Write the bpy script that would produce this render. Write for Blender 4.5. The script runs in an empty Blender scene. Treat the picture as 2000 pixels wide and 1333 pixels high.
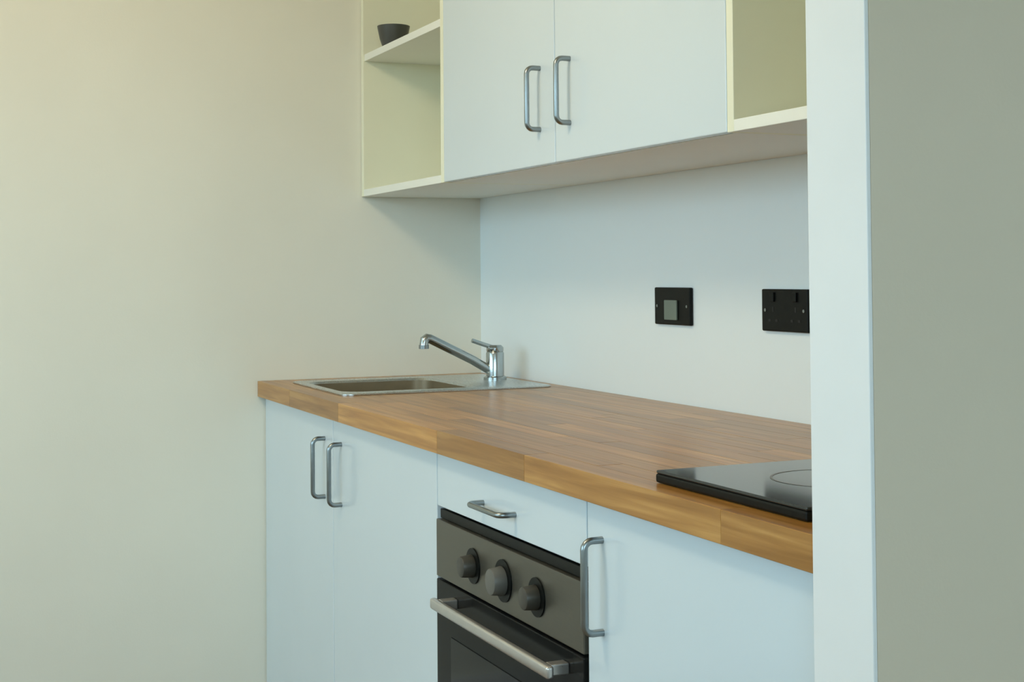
import bpy, bmesh, math, random
from mathutils import Vector, Matrix

random.seed(7)
scene = bpy.context.scene
COL = scene.collection

# ------------------------------------------------------------------ camera
CAM_LOC = Vector((3.5967, -1.4804, 1.1774))
YAW, PITCH, ROLL, FPX = 1.1580, 0.0264, -0.0079, 2770.0
fw = Vector((-math.cos(PITCH) * math.sin(YAW), math.cos(PITCH) * math.cos(YAW), math.sin(PITCH)))
rt = fw.cross(Vector((0, 0, 1))).normalized()
up = rt.cross(fw)
rt2 = rt * math.cos(ROLL) + up * math.sin(ROLL)
up2 = up * math.cos(ROLL) - rt * math.sin(ROLL)
cam = bpy.data.cameras.new('camera')
cam.sensor_fit = 'HORIZONTAL'
cam.sensor_width = 36.0
cam.lens = FPX * 36.0 / 2000.0
cam.shift_y = -203.3 / 2000.0        # the photograph is cropped from a level, taller frame
cam.clip_start = 0.02
cam_ob = bpy.data.objects.new('camera', cam)
COL.objects.link(cam_ob)
m = Matrix((rt2, up2, -fw)).transposed().to_4x4()
m.translation = CAM_LOC
cam_ob.matrix_world = m
scene.camera = cam_ob

# ------------------------------------------------------------------ colour management
scene.view_settings.view_transform = 'Standard'
scene.view_settings.look = 'None'
scene.view_settings.gamma = 1.0
scene.view_settings.use_curve_mapping = False
scene.view_settings.exposure = -0.88

# ------------------------------------------------------------------ world: overcast sky over pale ground
SKY_STRENGTH = 15.0
world = bpy.data.worlds.new('world')
scene.world = world
world.use_nodes = True
wn, wl = world.node_tree.nodes, world.node_tree.links
wn.clear()
w_out = wn.new('ShaderNodeOutputWorld')
w_bg = wn.new('ShaderNodeBackground')
w_tc = wn.new('ShaderNodeTexCoord')
w_sep = wn.new('ShaderNodeSeparateXYZ')
w_ramp = wn.new('ShaderNodeValToRGB')
w_map = wn.new('ShaderNodeMapRange')
w_map.inputs['From Min'].default_value = -1.0
w_map.inputs['From Max'].default_value = 1.0
wl.new(w_tc.outputs['Generated'], w_sep.inputs[0])
wl.new(w_sep.outputs['Z'], w_map.inputs['Value'])
wl.new(w_map.outputs[0], w_ramp.inputs[0])
e = w_ramp.color_ramp.elements
e[0].position = 0.47; e[0].color = (0.14, 0.14, 0.11, 1)
e[1].position = 0.53; e[1].color = (0.60, 0.83, 1.0, 1)
wl.new(w_ramp.outputs[0], w_bg.inputs['Color'])
w_bg.inputs['Strength'].default_value = SKY_STRENGTH
wl.new(w_bg.outputs[0], w_out.inputs['Surface'])

# window opening in the wall behind the camera (used for the wall, the frame and the sampling portal)
ROOM_X1, ROOM_Y0, ROOM_Z1 = 5.2, -4.3, 2.5
WX0, WX1, WZ0, WZ1 = 0.25, 3.1, 1.15, 2.4
VY0, VY1, VZ0, VZ1 = -3.8, -1.3, 1.10, 2.4      # unseen window added in the right-hand wall for more side light

portal = bpy.data.lights.new('window_portal', 'AREA')
portal.shape = 'RECTANGLE'
portal.size = WX1 - WX0
portal.size_y = WZ1 - WZ0
portal.cycles.is_portal = True
po = bpy.data.objects.new('window_portal', portal)
po.location = ((WX0 + WX1) / 2, ROOM_Y0 - 0.16, (WZ0 + WZ1) / 2)
po.rotation_euler = (math.radians(90), 0, 0)      # -Z of the lamp looks along +Y, into the room
COL.objects.link(po)
portal2 = bpy.data.lights.new('added_window_portal', 'AREA')  # sampling portal for the added side window
portal2.shape = 'RECTANGLE'
portal2.size = VZ1 - VZ0
portal2.size_y = VY1 - VY0
portal2.cycles.is_portal = True
po2 = bpy.data.objects.new('added_window_portal', portal2)
po2.location = (ROOM_X1 + 0.12, (VY0 + VY1) / 2, (VZ0 + VZ1) / 2)
po2.rotation_euler = (0, math.radians(90), 0)      # looks along -X, into the room
COL.objects.link(po2)
# warm ceiling lamp
lamp = bpy.data.lights.new('ceiling_lamp', 'POINT')
lamp.energy = 52.0
lamp.color = (1.0, 0.84, 0.58)
lamp.shadow_soft_size = 0.15
lo_ = bpy.data.objects.new('ceiling_lamp', lamp)
lo_.location = (1.5, -1.6, 2.33)
COL.objects.link(lo_)

# ------------------------------------------------------------------ helpers
class MB:
    """collects shapes, world coordinates; build() links ONE mesh object"""
    def __init__(self):
        self.bm = bmesh.new()
    def box(self, x0, x1, y0, y1, z0, z1, bevel=0.0, seg=2):
        r = bmesh.ops.create_cube(self.bm, size=1.0)
        vs = r['verts']
        for v in vs:
            v.co = Vector(((x0 + x1) / 2 + v.co.x * (x1 - x0), (y0 + y1) / 2 + v.co.y * (y1 - y0), (z0 + z1) / 2 + v.co.z * (z1 - z0)))
        if bevel > 0:
            es = list({ed for v in vs for ed in v.link_edges})
            bmesh.ops.bevel(self.bm, geom=es, offset=bevel, segments=seg, affect='EDGES', profile=0.5)
        return self
    def cyl(self, p0, p1, r0, r1=None, n=24, bevel=0.0):
        r1 = r0 if r1 is None else r1
        p0, p1 = Vector(p0), Vector(p1)
        d = p1 - p0
        rot = d.to_track_quat('Z', 'Y').to_matrix().to_4x4()
        mt = Matrix.Translation((p0 + p1) / 2) @ rot
        r = bmesh.ops.create_cone(self.bm, cap_ends=True, segments=n, radius1=r0, radius2=r1, depth=d.length, matrix=mt)
        if bevel > 0:
            vs = set(r['verts'])
            es = [ed for ed in self.bm.edges if ed.verts[0] in vs and ed.verts[1] in vs and any(len(f.verts) > 4 for f in ed.link_faces)]
            bmesh.ops.bevel(self.bm, geom=es, offset=bevel, segments=2, affect='EDGES', profile=0.5)
        return self
    def lathe(self, cx, cy, prof, n=32):
        rings = []
        for (r, z) in prof:
            rings.append([self.bm.verts.new((cx + r * math.cos(2 * math.pi * i / n), cy + r * math.sin(2 * math.pi * i / n), z)) for i in range(n)])
        for a, b in zip(rings, rings[1:]):
            for i in range(n):
                self.bm.faces.new((a[i], a[(i + 1) % n], b[(i + 1) % n], b[i]))
        self.bm.faces.new(list(reversed(rings[0])))
        self.bm.faces.new(rings[-1])
        return self
    def tube(self, pts, r, n=16):
        pts = [Vector(p) for p in pts]
        rings = []
        for i, p in enumerate(pts):
            t = ((pts[min(i + 1, len(pts) - 1)] - pts[i]).normalized() + (pts[i] - pts[max(i - 1, 0)]).normalized()).normalized()
            a = t.orthogonal().normalized() if i == 0 else (a - t * a.dot(t)).normalized()
            b = t.cross(a)
            rings.append([self.bm.verts.new(p + a * r * math.cos(2 * math.pi * k / n) + b * r * math.sin(2 * math.pi * k / n)) for k in range(n)])
        for q, s in zip(rings, rings[1:]):
            for k in range(n):
                self.bm.faces.new((q[k], q[(k + 1) % n], s[(k + 1) % n], s[k]))
        self.bm.faces.new(list(reversed(rings[0])))
        self.bm.faces.new(rings[-1])
        return self
    def build(self, name, mat, parent=None, smooth=False):
        bmesh.ops.recalc_face_normals(self.bm, faces=self.bm.faces[:])
        org = Vector((0, 0, 0))
        if parent is not None:
            q = parent
            while q is not None:
                org += q.location
                q = q.parent
        else:                                   # top-level mesh: origin at its base centre
            xs = [v.co for v in self.bm.verts]
            lo = Vector([min(c[i] for c in xs) for i in range(3)])
            hi = Vector([max(c[i] for c in xs) for i in range(3)])
            org = Vector(((lo.x + hi.x) / 2, (lo.y + hi.y) / 2, lo.z))
        bmesh.ops.translate(self.bm, verts=self.bm.verts[:], vec=-org)
        if smooth:
            for f in self.bm.faces:
                f.smooth = True
            for ed in self.bm.edges:
                if len(ed.link_faces) == 2 and ed.calc_face_angle(0) > math.radians(35):
                    ed.smooth = False
        me = bpy.data.meshes.new(name)
        self.bm.to_mesh(me)
        self.bm.free()
        me.materials.append(mat)
        o = bpy.data.objects.new(name, me)
        COL.objects.link(o)
        if parent is None:
            o.location = org
        else:
            o.parent = parent
        return o

def thing(name, loc, label, cat, group=None):
    o = bpy.data.objects.new(name, None)
    o.empty_display_size = 0.05
    o.location = loc
    COL.objects.link(o)
    o['label'] = label
    o['category'] = cat
    if group:
        o['group'] = group
    return o

def struct(name, mb, mat):
    o = mb.build(name, mat)
    o['kind'] = 'structure'
    return o

# ------------------------------------------------------------------ materials
def base_mat(name, col, rough=0.5, metal=0.0, spec=0.5, coat=0.0):
    mt = bpy.data.materials.new(name)
    mt.use_nodes = True
    b = mt.node_tree.nodes['Principled BSDF']
    b.inputs['Base Color'].default_value = (*col, 1)
    b.inputs['Roughness'].default_value = rough
    b.inputs['Metallic'].default_value = metal
    b.inputs['Specular IOR Level'].default_value = spec
    if coat:
        b.inputs['Coat Weight'].default_value = coat
        b.inputs['Coat Roughness'].default_value = 0.08
    return mt

def noisy(name, col, var=0.06, scale=6.0, rough=0.5, metal=0.0, bump=0.0, bump_scale=200.0, stretch=(1, 1, 1), rvar=0.05, coat=0.0, spec=0.5):
    """a plain colour with faint procedural mottling, gloss variation and fine relief"""
    mt = base_mat(name, col, rough, metal, spec, coat)
    n, l = mt.node_tree.nodes, mt.node_tree.links
    b = n['Principled BSDF']
    tc = n.new('ShaderNodeTexCoord')
    mp = n.new('ShaderNodeMapping'); mp.inputs['Scale'].default_value = stretch
    l.new(tc.outputs['Object'], mp.inputs[0])
    ns = n.new('ShaderNodeTexNoise'); ns.inputs['Scale'].default_value = scale; ns.inputs['Detail'].default_value = 4
    l.new(mp.outputs[0], ns.inputs['Vector'])
    rp = n.new('ShaderNodeValToRGB')
    rp.color_ramp.elements[0].position = 0.3; rp.color_ramp.elements[1].position = 0.7
    rp.color_ramp.elements[0].color = (*[c * (1 - var) for c in col], 1)
    rp.color_ramp.elements[1].color = (*[min(1, c * (1 + var * 0.5)) for c in col], 1)
    l.new(ns.outputs['Fac'], rp.inputs[0]); l.new(rp.outputs[0], b.inputs['Base Color'])
    mr = n.new('ShaderNodeMapRange')
    mr.inputs['To Min'].default_value = max(0.02, rough - rvar); mr.inputs['To Max'].default_value = rough + rvar
    l.new(ns.outputs['Fac'], mr.inputs['Value']); l.new(mr.outputs[0], b.inputs['Roughness'])
    if bump:
        n2 = n.new('ShaderNodeTexNoise'); n2.inputs['Scale'].default_value = bump_scale; n2.inputs['Detail'].default_value = 3
        l.new(mp.outputs[0], n2.inputs['Vector'])
        bp = n.new('ShaderNodeBump'); bp.inputs['Strength'].default_value = bump; bp.inputs['Distance'].default_value = 0.002
        l.new(n2.outputs['Fac'], bp.inputs['Height']); l.new(bp.outputs[0], b.inputs['Normal'])
    return mt

def wood_mat(name, c_dark, c_mid, c_light, rough=0.3):
    """oak: long grain along X, tone different for every stave"""
    mt = base_mat(name, c_mid, rough)
    n, l = mt.node_tree.nodes, mt.node_tree.links
    b = n['Principled BSDF']
    tc = n.new('ShaderNodeTexCoord'); oi = n.new('ShaderNodeObjectInfo')
    off = n.new('ShaderNodeVectorMath'); off.operation = 'SCALE'; off.inputs[0].default_value = (37, 53, 71)
    l.new(oi.outputs['Random'], off.inputs['Scale'])
    add = n.new('ShaderNodeVectorMath'); add.operation = 'ADD'
    l.new(tc.outputs['Object'], add.inputs[0]); l.new(off.outputs[0], add.inputs[1])
    mp = n.new('ShaderNodeMapping'); mp.inputs['Scale'].default_value = (1.6, 38, 38)
    l.new(add.outputs[0], mp.inputs[0])
    ns = n.new('ShaderNodeTexNoise'); ns.inputs['Scale'].default_value = 2.2; ns.inputs['Detail'].default_value = 6; ns.inputs['Distortion'].default_value = 0.6
    l.new(mp.outputs[0], ns.inputs['Vector'])
    rp = n.new('ShaderNodeValToRGB')
    rp.color_ramp.elements[0].position = 0.28; rp.color_ramp.elements[0].color = (*c_dark, 1)
    rp.color_ramp.elements[1].position = 0.72; rp.color_ramp.elements[1].color = (*c_light, 1)
    em = rp.color_ramp.elements.new(0.5); em.color = (*c_mid, 1)
    l.new(ns.outputs['Fac'], rp.inputs[0])
    hs = n.new('ShaderNodeHueSaturation')
    mv = n.new('ShaderNodeMapRange'); mv.inputs['To Min'].default_value = 0.78; mv.inputs['To Max'].default_value = 1.18
    l.new(oi.outputs['Random'], mv.inputs['Value']); l.new(mv.outputs[0], hs.inputs['Value'])
    l.new(rp.outputs[0], hs.inputs['Color']); l.new(hs.outputs[0], b.inputs['Base Color'])
    bp = n.new('ShaderNodeBump'); bp.inputs['Strength'].default_value = 0.025; bp.inputs['Distance'].default_value = 0.0005
    l.new(ns.outputs['Fac'], bp.inputs['Height']); l.new(bp.outputs[0], b.inputs['Normal'])
    return mt

def thin_glass(name):
    mt = bpy.data.materials.new(name); mt.use_nodes = True
    n, l = mt.node_tree.nodes, mt.node_tree.links
    n.clear()
    o = n.new('ShaderNodeOutputMaterial'); mx = n.new('ShaderNodeMixShader'); t = n.new('ShaderNodeBsdfTransparent'); g = n.new('ShaderNodeBsdfGlossy')
    g.inputs['Roughness'].default_value = 0.02; mx.inputs[0].default_value = 0.06
    t.inputs[0].default_value = (0.95, 0.98, 0.97, 1)
    l.new(t.outputs[0], mx.inputs[1]); l.new(g.outputs[0], mx.inputs[2]); l.new(mx.outputs[0], o.inputs[0])
    return mt

M = dict(
    wall=noisy('wall_paint', (0.83, 0.81, 0.71), 0.03, 2.5, 0.65, bump=0.08, bump_scale=260),
    part=noisy('partition_paint', (0.70, 0.61, 0.48), 0.03, 2.5, 0.7, bump=0.08, bump_scale=260),
    back=noisy('back_wall_paint', (0.86, 0.92, 0.94), 0.02, 2.0, 0.35, bump=0.04, bump_scale=260),
    trim=noisy('white_trim_paint', (0.82, 0.83, 0.83), 0.03, 5.0, 0.4, bump=0.03),
    ceil=noisy('ceiling_paint', (0.88, 0.87, 0.80), 0.02, 2.0, 0.8, bump=0.06),
    floor=wood_mat('floor_laminate', (0.13, 0.085, 0.05), (0.20, 0.135, 0.08), (0.28, 0.19, 0.12), 0.5),
    door=noisy('gloss_white_door', (0.66, 0.745, 0.80), 0.015, 3.0, 0.22, rvar=0.03, coat=0.3),
    carc=noisy('white_melamine', (0.87, 0.87, 0.80), 0.02, 4.0, 0.45),
    open=noisy('cream_melamine', (0.87, 0.86, 0.68), 0.03, 4.0, 0.5),
    oak=wood_mat('oiled_oak', (0.30, 0.125, 0.020), (0.43, 0.20, 0.044), (0.57, 0.30, 0.085), 0.28),
    steel=noisy('brushed_steel', (0.60, 0.62, 0.61), 0.08, 60, 0.28, 1.0, stretch=(1, 12, 12)),
    bowl=noisy('shaded_steel_bowl', (0.22, 0.17, 0.10), 0.1, 30, 0.4, 0.3),  # steel bowl; its inner shade and brown reflection are put into the colour
    chrome=noisy('satin_chrome', (0.46, 0.50, 0.51), 0.05, 40, 0.2, 1.0),
    pull=noisy('dark_steel_pull', (0.30, 0.33, 0.34), 0.06, 60, 0.3, 1.0),
    ovenpanel=noisy('oven_panel_steel', (0.14, 0.13, 0.105), 0.08, 40, 0.35, 0.7, stretch=(1, 14, 14)),
    ovenbar=noisy('oven_bar_steel', (0.62, 0.59, 0.56), 0.05, 40, 0.3, 0.8),
    black=noisy('black_plastic', (0.006, 0.007, 0.006), 0.2, 30, 0.4, spec=0.15),
    blackglass=noisy('black_glass', (0.010, 0.010, 0.010), 0.1, 8, 0.08, rvar=0.02, spec=0.15),
    ovenglass=noisy('oven_glass', (0.014, 0.014, 0.013), 0.1, 8, 0.15, rvar=0.02, spec=0.06),
    hobglass=noisy('hob_glass', (0.02, 0.026, 0.028), 0.1, 8, 0.10, rvar=0.02),
    greyplastic=noisy('grey_plastic', (0.16, 0.20, 0.17), 0.05, 30, 0.45),
    knob=noisy('knob_plastic', (0.05, 0.045, 0.035), 0.1, 30, 0.4),
    midknob=noisy('timer_knob_plastic', (0.12, 0.115, 0.10), 0.05, 30, 0.4),
    ring=noisy('grey_mark', (0.22, 0.22, 0.21), 0.05, 30, 0.4),
    dish=noisy('dark_grey_glaze', (0.06, 0.062, 0.055), 0.1, 12, 0.4),
    cavity=noisy('dark_void', (0.02, 0.02, 0.02), 0.1, 8, 0.8),
    glass=thin_glass('window_glass'),
)

# ------------------------------------------------------------------ room
XR = 2.391            # left face of the partition
XP = 2.487            # right face of the partition
struct('floor', MB().box(-0.12, ROOM_X1 + 0.12, ROOM_Y0 - 0.16, 0.12, -0.1, 0), M['floor'])
struct('ceiling', MB().box(-0.12, ROOM_X1 + 0.12, ROOM_Y0 - 0.16, 0.12, ROOM_Z1, ROOM_Z1 + 0.1), M['ceil'])
struct('wall_left', MB().box(-0.12, 0, ROOM_Y0 - 0.16, 0.12, 0, ROOM_Z1), M['wall'])
struct('wall_back', MB().box(0, ROOM_X1, 0, 0.12, 0, ROOM_Z1), M['back'])
wq = MB()
wq.box(ROOM_X1, ROOM_X1 + 0.12, ROOM_Y0 - 0.16, VY0, 0, ROOM_Z1)
wq.box(ROOM_X1, ROOM_X1 + 0.12, VY1, 0.12, 0, ROOM_Z1)
wq.box(ROOM_X1, ROOM_X1 + 0.12, VY0, VY1, 0, VZ0)
wq.box(ROOM_X1, ROOM_X1 + 0.12, VY0, VY1, VZ1, ROOM_Z1)
struct('wall_right', wq, M['wall'])
wf = MB()
wf.box(0, WX0, ROOM_Y0 - 0.16, ROOM_Y0, 0, ROOM_Z1)
wf.box(WX1, ROOM_X1, ROOM_Y0 - 0.16, ROOM_Y0, 0, ROOM_Z1)
wf.box(WX0, WX1, ROOM_Y0 - 0.16, ROOM_Y0, 0, WZ0)
wf.box(WX0, WX1, ROOM_Y0 - 0.16, ROOM_Y0, WZ1, ROOM_Z1)
struct('wall_front', wf, M['wall'])
# partition: stud wall with a white lining on its end
pw = struct('wall_partition', MB().box(XR, XP, -0.617, 0, 0, ROOM_Z1), M['part'])
pt = struct('trim_1', MB().box(XR, XP, -0.622, -0.617, 0, ROOM_Z1, 0.001), M['trim'])
pt['label'] = 'white lining board on the end of the partition'
struct('baseboard_left', MB().box(0, 0.014, ROOM_Y0, -0.64, 0, 0.09, 0.003), M['trim'])
struct('baseboard_partition', MB().box(XP, XP + 0.014, -0.622, 0, 0, 0.09, 0.003), M['trim'])
# window behind the camera
wr = bpy.data.objects.new('window_1', None); COL.objects.link(wr)
wr.location = ((WX0 + WX1) / 2, ROOM_Y0 - 0.1, WZ0); wr['kind'] = 'structure'
fy0, fy1 = ROOM_Y0 - 0.13, ROOM_Y0 - 0.07
fr = MB()
fr.box(WX0, WX1, fy0, fy1, WZ0, WZ0 + 0.06); fr.box(WX0, WX1, fy0, fy1, WZ1 - 0.06, WZ1)
fr.box(WX0, WX0 + 0.06, fy0, fy1, WZ0 + 0.06, WZ1 - 0.06); fr.box(WX1 - 0.06, WX1, fy0, fy1, WZ0 + 0.06, WZ1 - 0.06)
wm = (WX0 + WX1) / 2
fr.box(wm - 0.035, wm + 0.035, fy0, fy1, WZ0 + 0.06, WZ1 - 0.06)
fr.build('window_frame', M['trim'], wr)
for a, b in ((WX0 + 0.06, wm - 0.035), (wm + 0.035, WX1 - 0.06)):
    MB().box(a, b, ROOM_Y0 - 0.104, ROOM_Y0 - 0.098, WZ0 + 0.06, WZ1 - 0.06).build('pane', M['glass'], wr)
MB().box(WX0 - 0.04, WX1 + 0.04, ROOM_Y0 - 0.02, ROOM_Y0 + 0.1, WZ0 - 0.03, WZ0, 0.005).build('window_sill', M['trim'], wr)

w2 = bpy.data.objects.new('added_window', None); COL.objects.link(w2)  # invented window, brightens the left wall, shelf sides and partition side
w2.location = (ROOM_X1 + 0.06, (VY0 + VY1) / 2, VZ0); w2['kind'] = 'structure'
fr = MB()
fa, fb = ROOM_X1 + 0.03, ROOM_X1 + 0.09
fr.box(fa, fb, VY0, VY1, VZ0, VZ0 + 0.06); fr.box(fa, fb, VY0, VY1, VZ1 - 0.06, VZ1)
fr.box(fa, fb, VY0, VY0 + 0.06, VZ0 + 0.06, VZ1 - 0.06); fr.box(fa, fb, VY1 - 0.06, VY1, VZ0 + 0.06, VZ1 - 0.06)
fr.build('window_frame', M['trim'], w2)
MB().box(ROOM_X1 + 0.057, ROOM_X1 + 0.063, VY0 + 0.06, VY1 - 0.06, VZ0 + 0.06, VZ1 - 0.06).build('pane', M['glass'], w2)

# ------------------------------------------------------------------ cabinets
ZT, ZB = 0.91, 0.87        # worktop top and underside
ZU = 1.386                 # underside of the wall units
UH = 0.72                  # wall unit height
DF, DB = -0.600, -0.582    # base door faces
UF, UB = -0.340, -0.322    # wall door faces

def bar_handle(parent, p0, p1, out, name='handle', r=0.005, mat='pull', standoff=0.028):
    """D-shaped bar: two posts and a bar held off the door"""
    p0, p1, out = Vector(p0), Vector(p1), Vector(out)
    d = (p1 - p0).normalized()
    rc = 0.012
    a, b = p0 + out * standoff, p1 + out * standoff
    pts = [p0]
    for k in range(5):
        t = k / 4 * math.pi / 2
        pts.append(p0 + out * (standoff - rc + rc * math.sin(t)) + d * (rc - rc * math.cos(t)))
    for k in range(5):
        t = k / 4 * math.pi / 2
        pts.append(p1 - d * rc + d * rc * math.sin(t) + out * (standoff - rc + rc * math.cos(t)))
    pts.append(p1)
    return MB().tube(pts, r, 12).build(name, M[mat], parent, smooth=True)

def base_carcass(root, x0, x1, mid=False):
    t = 0.018
    MB().box(x0, x0 + t, DB, -0.02, 0.10, ZB).build('side_panel', M['carc'], root)
    MB().box(x1 - t, x1, DB, -0.02, 0.10, ZB).build('side_panel', M['carc'], root)
    MB().box(x0 + t, x1 - t, DB, -0.02, 0.10, 0.10 + t).build('bottom_panel', M['carc'], root)
    MB().box(x0 + t, x1 - t, -0.028, -0.02, 0.118, ZB).build('back_panel', M['carc'], root)
    MB().box(x0 + t, x1 - t, DB, DB + 0.04, ZB - t, ZB).build('top_rail', M['carc'], root)
    MB().box(x0, x1, -0.545, -0.529, 0.0, 0.10).build('plinth', M['door'], root)

G = 0.0015
X0, X1, X2, X3, X4 = 0.003, 0.609, 1.2500, 1.836, XR - 0.002
# sink unit, two doors
sc_ = thing('base_cabinet', ((X0 + X2) / 2, -0.3, 0), 'double-door white base cabinet under the sink, beside the left wall', 'cabinet', 'white base cabinets')
base_carcass(sc_, X0, X2)
for (a, b, hx) in ((X0, X1, 0.546), (X1, X2, 0.672)):
    dr = MB().box(a + G, b - G, DF, DB, 0.105, ZB - 0.004, 0.0015).build('door', M['door'], sc_)
    bar_handle(dr, (hx, DF, 0.690), (hx, DF, 0.818), (0, -1, 0))
# oven housing with a slim drawer front
oc = thing('base_cabinet', ((X2 + X3) / 2, -0.3, 0), 'white oven housing cabinet with slim drawer front above the oven', 'cabinet', 'white base cabinets')
base_carcass(oc, X2, X3)
df = MB().box(X2 + G, X3 - G, DF, DB, 0.773, ZB - 0.004, 0.0015).build('drawer_front', M['door'], oc)
bar_handle(df, (1.463, DF, 0.808), (1.591, DF, 0.808), (0, -1, 0), r=0.0045)
MB().box(X2 + G, X3 - G, DF, DB, 0.105, 0.165, 0.0015).build('filler_panel', M['door'], oc)
MB().box(X2 + 0.018, X3 - 0.018, DB, -0.03, 0.150, 0.165).build('oven_shelf', M['carc'], oc)
# unit under the hob
hc = thing('base_cabinet', ((X3 + X4) / 2, -0.3, 0), 'single-door white base cabinet under the hob, between oven and partition', 'cabinet', 'white base cabinets')
base_carcass(hc, X3, X4)
dr = MB().box(X3 + G, X4 - G, DF, DB, 0.105, ZB - 0.004, 0.0015).build('door', M['door'], hc)
bar_handle(dr, (1.882, DF, 0.694), (1.882, DF, 0.818), (0, -1, 0))

# wall units
def shelf_unit(x0, x1, label, shelf_z):
    t = 0.018
    zt = ZU + UH
    r = thing('open_shelf_unit', ((x0 + x1) / 2, -0.17, ZU), label, 'shelf unit', 'open wall shelf units')
    MB().box(x0, x0 + t, UF, -0.002, ZU, zt, 0.001).build('side_panel', M['open'], r)
    MB().box(x1 - t, x1, UF, -0.002, ZU, zt, 0.001).build('side_panel', M['open'], r)
    MB().box(x0 + t, x1 - t, UF, -0.002, ZU, ZU + t, 0.001).build('bottom_panel', M['carc'], r)
    MB().box(x0 + t, x1 - t, UF, -0.002, zt - t, zt, 0.001).build('top_panel', M['carc'], r)
    MB().box(x0 + t, x1 - t, -0.012, -0.002, ZU + t, zt - t).build('back_panel', M['open'], r)
    MB().box(x0 + t, x1 - t, UF + 0.004, -0.012, shelf_z - t, shelf_z, 0.001).build('shelf', M['carc'], r)
    return r
UX0, UX1, UX2, UX3 = 0.003, 0.612, 1.795, XR - 0.002
SHZ = 1.762
shelf_unit(UX0, UX1, 'open cream wall shelf unit in the left corner, holding a dark dish', SHZ)
shelf_unit(UX2, UX3, 'empty open cream wall shelf unit against the partition', SHZ)
wc = thing('wall_cabinet', ((UX1 + UX2) / 2, -0.17, ZU), 'white double-door wall cabinet between the two open shelf units', 'cabinet')
t = 0.018
zt = ZU + UH
MB().box(UX1, UX1 + t, UB, -0.002, ZU, zt).build('side_panel', M['carc'], wc)
MB().box(UX2 - t, UX2, UB, -0.002, ZU, zt).build('side_panel', M['carc'], wc)
MB().box(UX1 + t, UX2 - t, UB, -0.002, ZU, ZU + t).build('bottom_panel', M['carc'], wc)
MB().box(UX1 + t, UX2 - t, UB, -0.002, zt - t, zt).build('top_panel', M['carc'], wc)
MB().box(UX1 + t, UX2 - t, -0.010, -0.002, ZU + t, zt - t).build('back_panel', M['carc'], wc)
MB().box(UX1 + t, UX2 - t, UB + 0.02, -0.012, SHZ - t, SHZ).build('shelf', M['carc'], wc)
um = 1.198
for (a, b, hx) in ((UX1, um, 1.132), (um, UX2, 1.263)):
    dr = MB().box(a + G, b - G, UF, UB, ZU + 0.001, zt - 0.001, 0.0015).build('door', M['door'], wc)
    bar_handle(dr, (hx, UF, 1.455), (hx, UF, 1.573), (0, -1, 0))

# ------------------------------------------------------------------ worktop: glued oak staves, with openings for sink and hob
wt = thing('worktop', (1.195, -0.3, ZB), 'oiled oak stave worktop running from the left wall to the partition', 'worktop')
NROW = 15
RW = 0.618 / NROW
ROW = [-0.620 + i * RW for i in range(NROW + 1)]           # stave boundaries, front to back
SX0, SX1 = 0.135, 0.515                                       # sink opening
SY0, SY1 = ROW[2], ROW[13]
HX0, HX1 = 2.04, 2.30                                       # hob opening
HY0, HY1 = ROW[2], ROW[13]
WX_A, WX_B = 0.002, XR - 0.001
for i in range(NROW):
    ya, yb = ROW[i], ROW[i + 1]
    spans = [(WX_A, WX_B)]
    if ya >= SY0 - 1e-6 and yb <= SY1 + 1e-6:
        spans = [(WX_A, SX0), (SX1, HX0), (HX1, WX_B)]
    for (sa, sb) in spans:
        cuts = [sa]
        x = sa + random.uniform(0.18, 0.6)
        while x < sb - 0.12:
            cuts.append(x)
            x += random.uniform(0.34, 0.72)
        cuts.append(sb)
        for ca, cb in zip(cuts, cuts[1:]):
            dz = random.uniform(-0.00025, 0.0)
            mb = MB().box(ca, cb, ya, yb, ZB, ZT + dz, 0.0006, 1)
            o = mb.build('stave', M['oak'], wt)

# ------------------------------------------------------------------ sink
sk = thing('sink', (0.325, -0.31, ZT), 'inset metal sink with dark bowl sunk into the worktop by the left wall', 'sink')
RX0, RX1, RY0, RY1 = 0.105, 0.555, -0.562, -0.040         # rim outline
BX0, BX1, BY0, BY1 = 0.155, 0.495, -0.535, -0.215         # bowl mouth
def rounded(x0, x1, y0, y1, r, n=6):
    pts = []
    for (cx, cy, a0) in ((x1 - r, y1 - r, 0), (x0 + r, y1 - r, 90), (x0 + r, y0 + r, 180), (x1 - r, y0 + r, 270)):
        for k in range(n + 1):
            a = math.radians(a0 + 90 * k / n)
            pts.append((cx + r * math.cos(a), cy + r * math.sin(a)))
    return pts
def loft(loops, close_last=True, close_first=False):
    mb = MB()
    rings = [[mb.bm.verts.new((x, y, z)) for (x, y) in pts] for (pts, z) in loops]
    for a, b in zip(rings, rings[1:]):
        for k in range(len(a)):
            mb.bm.faces.new((a[k], a[(k + 1) % len(a)], b[(k + 1) % len(a)], b[k]))
    if close_last: mb.bm.faces.new(rings[-1])
    if close_first: mb.bm.faces.new(list(reversed(rings[0])))
    return mb
loft([(rounded(RX0, RX1, RY0, RY1, 0.03), ZT + 0.0005), (rounded(RX0, RX1, RY0, RY1, 0.03), ZT + 0.003),
      (rounded(RX0 + 0.004, RX1 - 0.004, RY0 + 0.004, RY1 - 0.004, 0.028), ZT + 0.0045),
      (rounded(BX0 - 0.004, BX1 + 0.004, BY0 - 0.004, BY1 + 0.004, 0.05), ZT + 0.0035),
      (rounded(BX0, BX1, BY0, BY1, 0.048), ZT - 0.002)], close_last=False).build('rim', M['steel'], sk, smooth=True)
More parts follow.
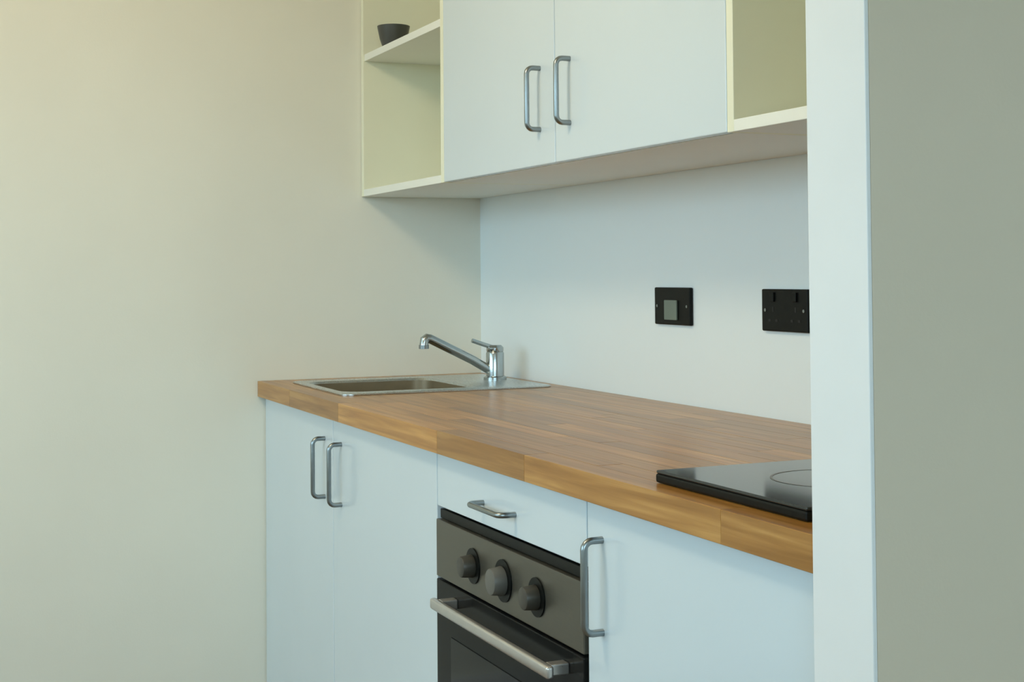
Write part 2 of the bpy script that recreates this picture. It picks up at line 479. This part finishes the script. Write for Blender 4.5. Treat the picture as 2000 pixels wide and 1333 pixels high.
loft([(rounded(BX0, BX1, BY0, BY1, 0.048), ZT - 0.002), (rounded(BX0 + 0.006, BX1 - 0.006, BY0 + 0.006, BY1 - 0.006, 0.048), ZT - 0.13),
      (rounded(BX0 + 0.03, BX1 - 0.03, BY0 + 0.03, BY1 - 0.03, 0.04), ZT - 0.155)]).build('bowl', M['bowl'], sk, smooth=True)
MB().lathe(0.325, -0.375, [(0.040, ZT - 0.1545), (0.040, ZT - 0.152), (0.030, ZT - 0.1515), (0.027, ZT - 0.1535)], 28).build('drain', M['steel'], sk, smooth=True)

# ------------------------------------------------------------------ tap
TX, TY = 0.305, -0.088
tp = thing('mixer_tap', (TX, TY, ZT + 0.004), 'grey metal mixer tap with slanting spout behind the sink', 'tap')
MB().lathe(TX, TY, [(0.029, ZT + 0.004), (0.029, ZT + 0.010), (0.024, ZT + 0.013)], 32).build('base_ring', M['chrome'], tp, smooth=True)
MB().lathe(TX, TY, [(0.0225, ZT + 0.012), (0.0225, ZT + 0.070), (0.021, ZT + 0.073)], 32).build('body', M['chrome'], tp, smooth=True)
sp = MB().tube([(TX, TY - 0.012, ZT + 0.026), (TX, -0.15, ZT + 0.055), (TX, -0.262, ZT + 0.110), (TX, -0.270, ZT + 0.112), (TX, -0.276, ZT + 0.108), (TX, -0.278, ZT + 0.094)], 0.0115, 16).build('spout', M['chrome'], tp, smooth=True)
MB().cyl((TX, -0.278, ZT + 0.095), (TX, -0.278, ZT + 0.086), 0.0125, n=20).build('aerator', M['pull'], sp, smooth=True)
MB().lathe(TX, TY, [(0.020, ZT + 0.073), (0.0215, ZT + 0.076), (0.0215, ZT + 0.084), (0.016, ZT + 0.090)], 32).build('lever_cap', M['chrome'], tp, smooth=True)
MB().tube([(TX, TY - 0.005, ZT + 0.084), (TX, TY - 0.030, ZT + 0.092), (TX, TY - 0.062, ZT + 0.103)], 0.0055, 12).build('lever', M['chrome'], tp, smooth=True)

# ------------------------------------------------------------------ hob
hx0, hx1, hy0, hy1 = 2.002, 2.330, -0.585, -0.070
hb = thing('hob', ((hx0 + hx1) / 2, (hy0 + hy1) / 2, ZT), 'black glass-topped hob set on the worktop beside the partition', 'hob')
HT = ZT + 0.016
MB().box(hx0, hx1, hy0, hy1, ZT + 0.0003, HT - 0.004, 0.003).build('frame', M['black'], hb)
MB().box(HX0 + 0.01, HX1 - 0.01, HY0 + 0.01, HY1 - 0.01, ZT - 0.038, ZT + 0.0003).build('body', M['black'], hb)
gl = MB().box(hx0 + 0.001, hx1 - 0.001, hy0 + 0.001, hy1 - 0.001, HT - 0.004, HT, 0.0015).build('glass_top', M['hobglass'], hb)
for (cx, cy, r) in ((2.166, -0.425, 0.080), (2.166, -0.205, 0.100)):
    rg = MB()
    n = 40
    vi = [rg.bm.verts.new((cx + (r - 0.003) * math.cos(2 * math.pi * k / n), cy + (r - 0.003) * math.sin(2 * math.pi * k / n), HT + 0.0003)) for k in range(n)]
    vo = [rg.bm.verts.new((cx + r * math.cos(2 * math.pi * k / n), cy + r * math.sin(2 * math.pi * k / n), HT + 0.0003)) for k in range(n)]
    for k in range(n):
        rg.bm.faces.new((vi[k], vo[k], vo[(k + 1) % n], vi[(k + 1) % n]))
    rg.build('zone_ring', M['ring'], gl)

# ------------------------------------------------------------------ oven
ox0, ox1 = X2 + 0.005, X3 - 0.005
ov = thing('oven', ((ox0 + ox1) / 2, -0.3, 0.165), 'built-in single oven with grey control panel and steel bar handle', 'oven')
MB().box(ox0 + 0.022, ox1 - 0.022, DB - 0.0004, -0.05, 0.1655, 0.760).build('body', M['cavity'], ov)
MB().box(ox0, ox1, -0.596, DB - 0.0005, 0.752, 0.768, 0.001).build('vent_trim', M['black'], ov)
cp = MB().box(ox0, ox1, -0.604, DB - 0.0005, 0.652, 0.751, 0.0015).build('control_panel', M['ovenpanel'], ov)
for kx, r, mt in ((1.428, 0.019, 'knob'), (1.553, 0.023, 'midknob'), (1.678, 0.019, 'knob')):
    kz = 0.700
    MB().cyl((kx, -0.604, kz), (kx, -0.6065, kz), r + 0.010, n=32).build('dial', M['black'], cp, smooth=True)
    kb = MB().cyl((kx, -0.6065, kz), (kx, -0.628, kz), r, r * 0.88, n=32, bevel=0.002).build('knob', M[mt], cp, smooth=True)
dp = MB().box(ox0, ox1, -0.604, DB - 0.0005, 0.170, 0.6475, 0.002).build('oven_door', M['ovenglass'], ov)
MB().box(ox0 + 0.07, ox1 - 0.07, -0.6055, -0.6038, 0.245, 0.560, 0.0005).build('door_window', M['blackglass'], dp)
hz = 0.622
hd = MB().box(1.326, 1.795, -0.644, -0.632, hz - 0.009, hz + 0.009, 0.004, 3).build('door_handle', M['ovenbar'], dp, smooth=True)
for bx in (1.346, 1.775):
    MB().box(bx - 0.010, bx + 0.010, -0.633, -0.6038, hz - 0.008, hz + 0.008, 0.002).build('bracket', M['ovenbar'], hd)

# ------------------------------------------------------------------ sockets on the back wall
def plate(x0, x1, z0, z1, name, label, cat):
    r = thing(name, ((x0 + x1) / 2, 0, z0), label, cat, 'black wall plates')
    MB().box(x0, x1, -0.009, -0.0005, z0, z1, 0.0025).build('face_plate', M['black'], r)
    for sx in (x0 + 0.012, x1 - 0.012):
        MB().cyl((sx, -0.009, (z0 + z1) / 2), (sx, -0.0098, (z0 + z1) / 2), 0.003, n=14).build('screw', M['pull'], r)
    return r
s1 = plate(0.981, 1.125, 1.071, 1.148, 'switch_plate', 'black wall plate with grey centre rocker, further from the partition', 'switch')
MB().box(1.028, 1.078, -0.0135, -0.009, 1.081, 1.122, 0.0015).build('rocker', M['greyplastic'], s1)
s2 = plate(1.382, 1.526, 1.070, 1.147, 'wall_socket', 'all-black double wall socket right beside the partition', 'socket')
for cx in (1.419, 1.489):
    MB().box(cx - 0.006, cx + 0.006, -0.0125, -0.009, 1.124, 1.141, 0.001).build('rocker', M['black'], s2)
    for (dx, dz, w, h) in ((0, 0.009, 0.0045, 0.009), (-0.011, -0.011, 0.007, 0.0045), (0.011, -0.011, 0.007, 0.0045)):
        MB().box(cx + dx - w / 2, cx + dx + w / 2, -0.0094, -0.0088, 1.101 + dz - h / 2, 1.101 + dz + h / 2).build('pin_hole', M['cavity'], s2)

# ------------------------------------------------------------------ dish on the left shelf
dx_, dy_ = 0.110, -0.285
ds = MB().lathe(dx_, dy_, [(0.026, SHZ + 0.0005), (0.028, SHZ + 0.006), (0.036, SHZ + 0.030), (0.042, SHZ + 0.060), (0.0425, SHZ + 0.063), (0.040, SHZ + 0.062), (0.034, SHZ + 0.032), (0.022, SHZ + 0.008)], 36).build('dish', M['dish'], None, smooth=True)
ds['label'] = 'small dark grey dish standing on the left open shelf'
ds['category'] = 'dish'
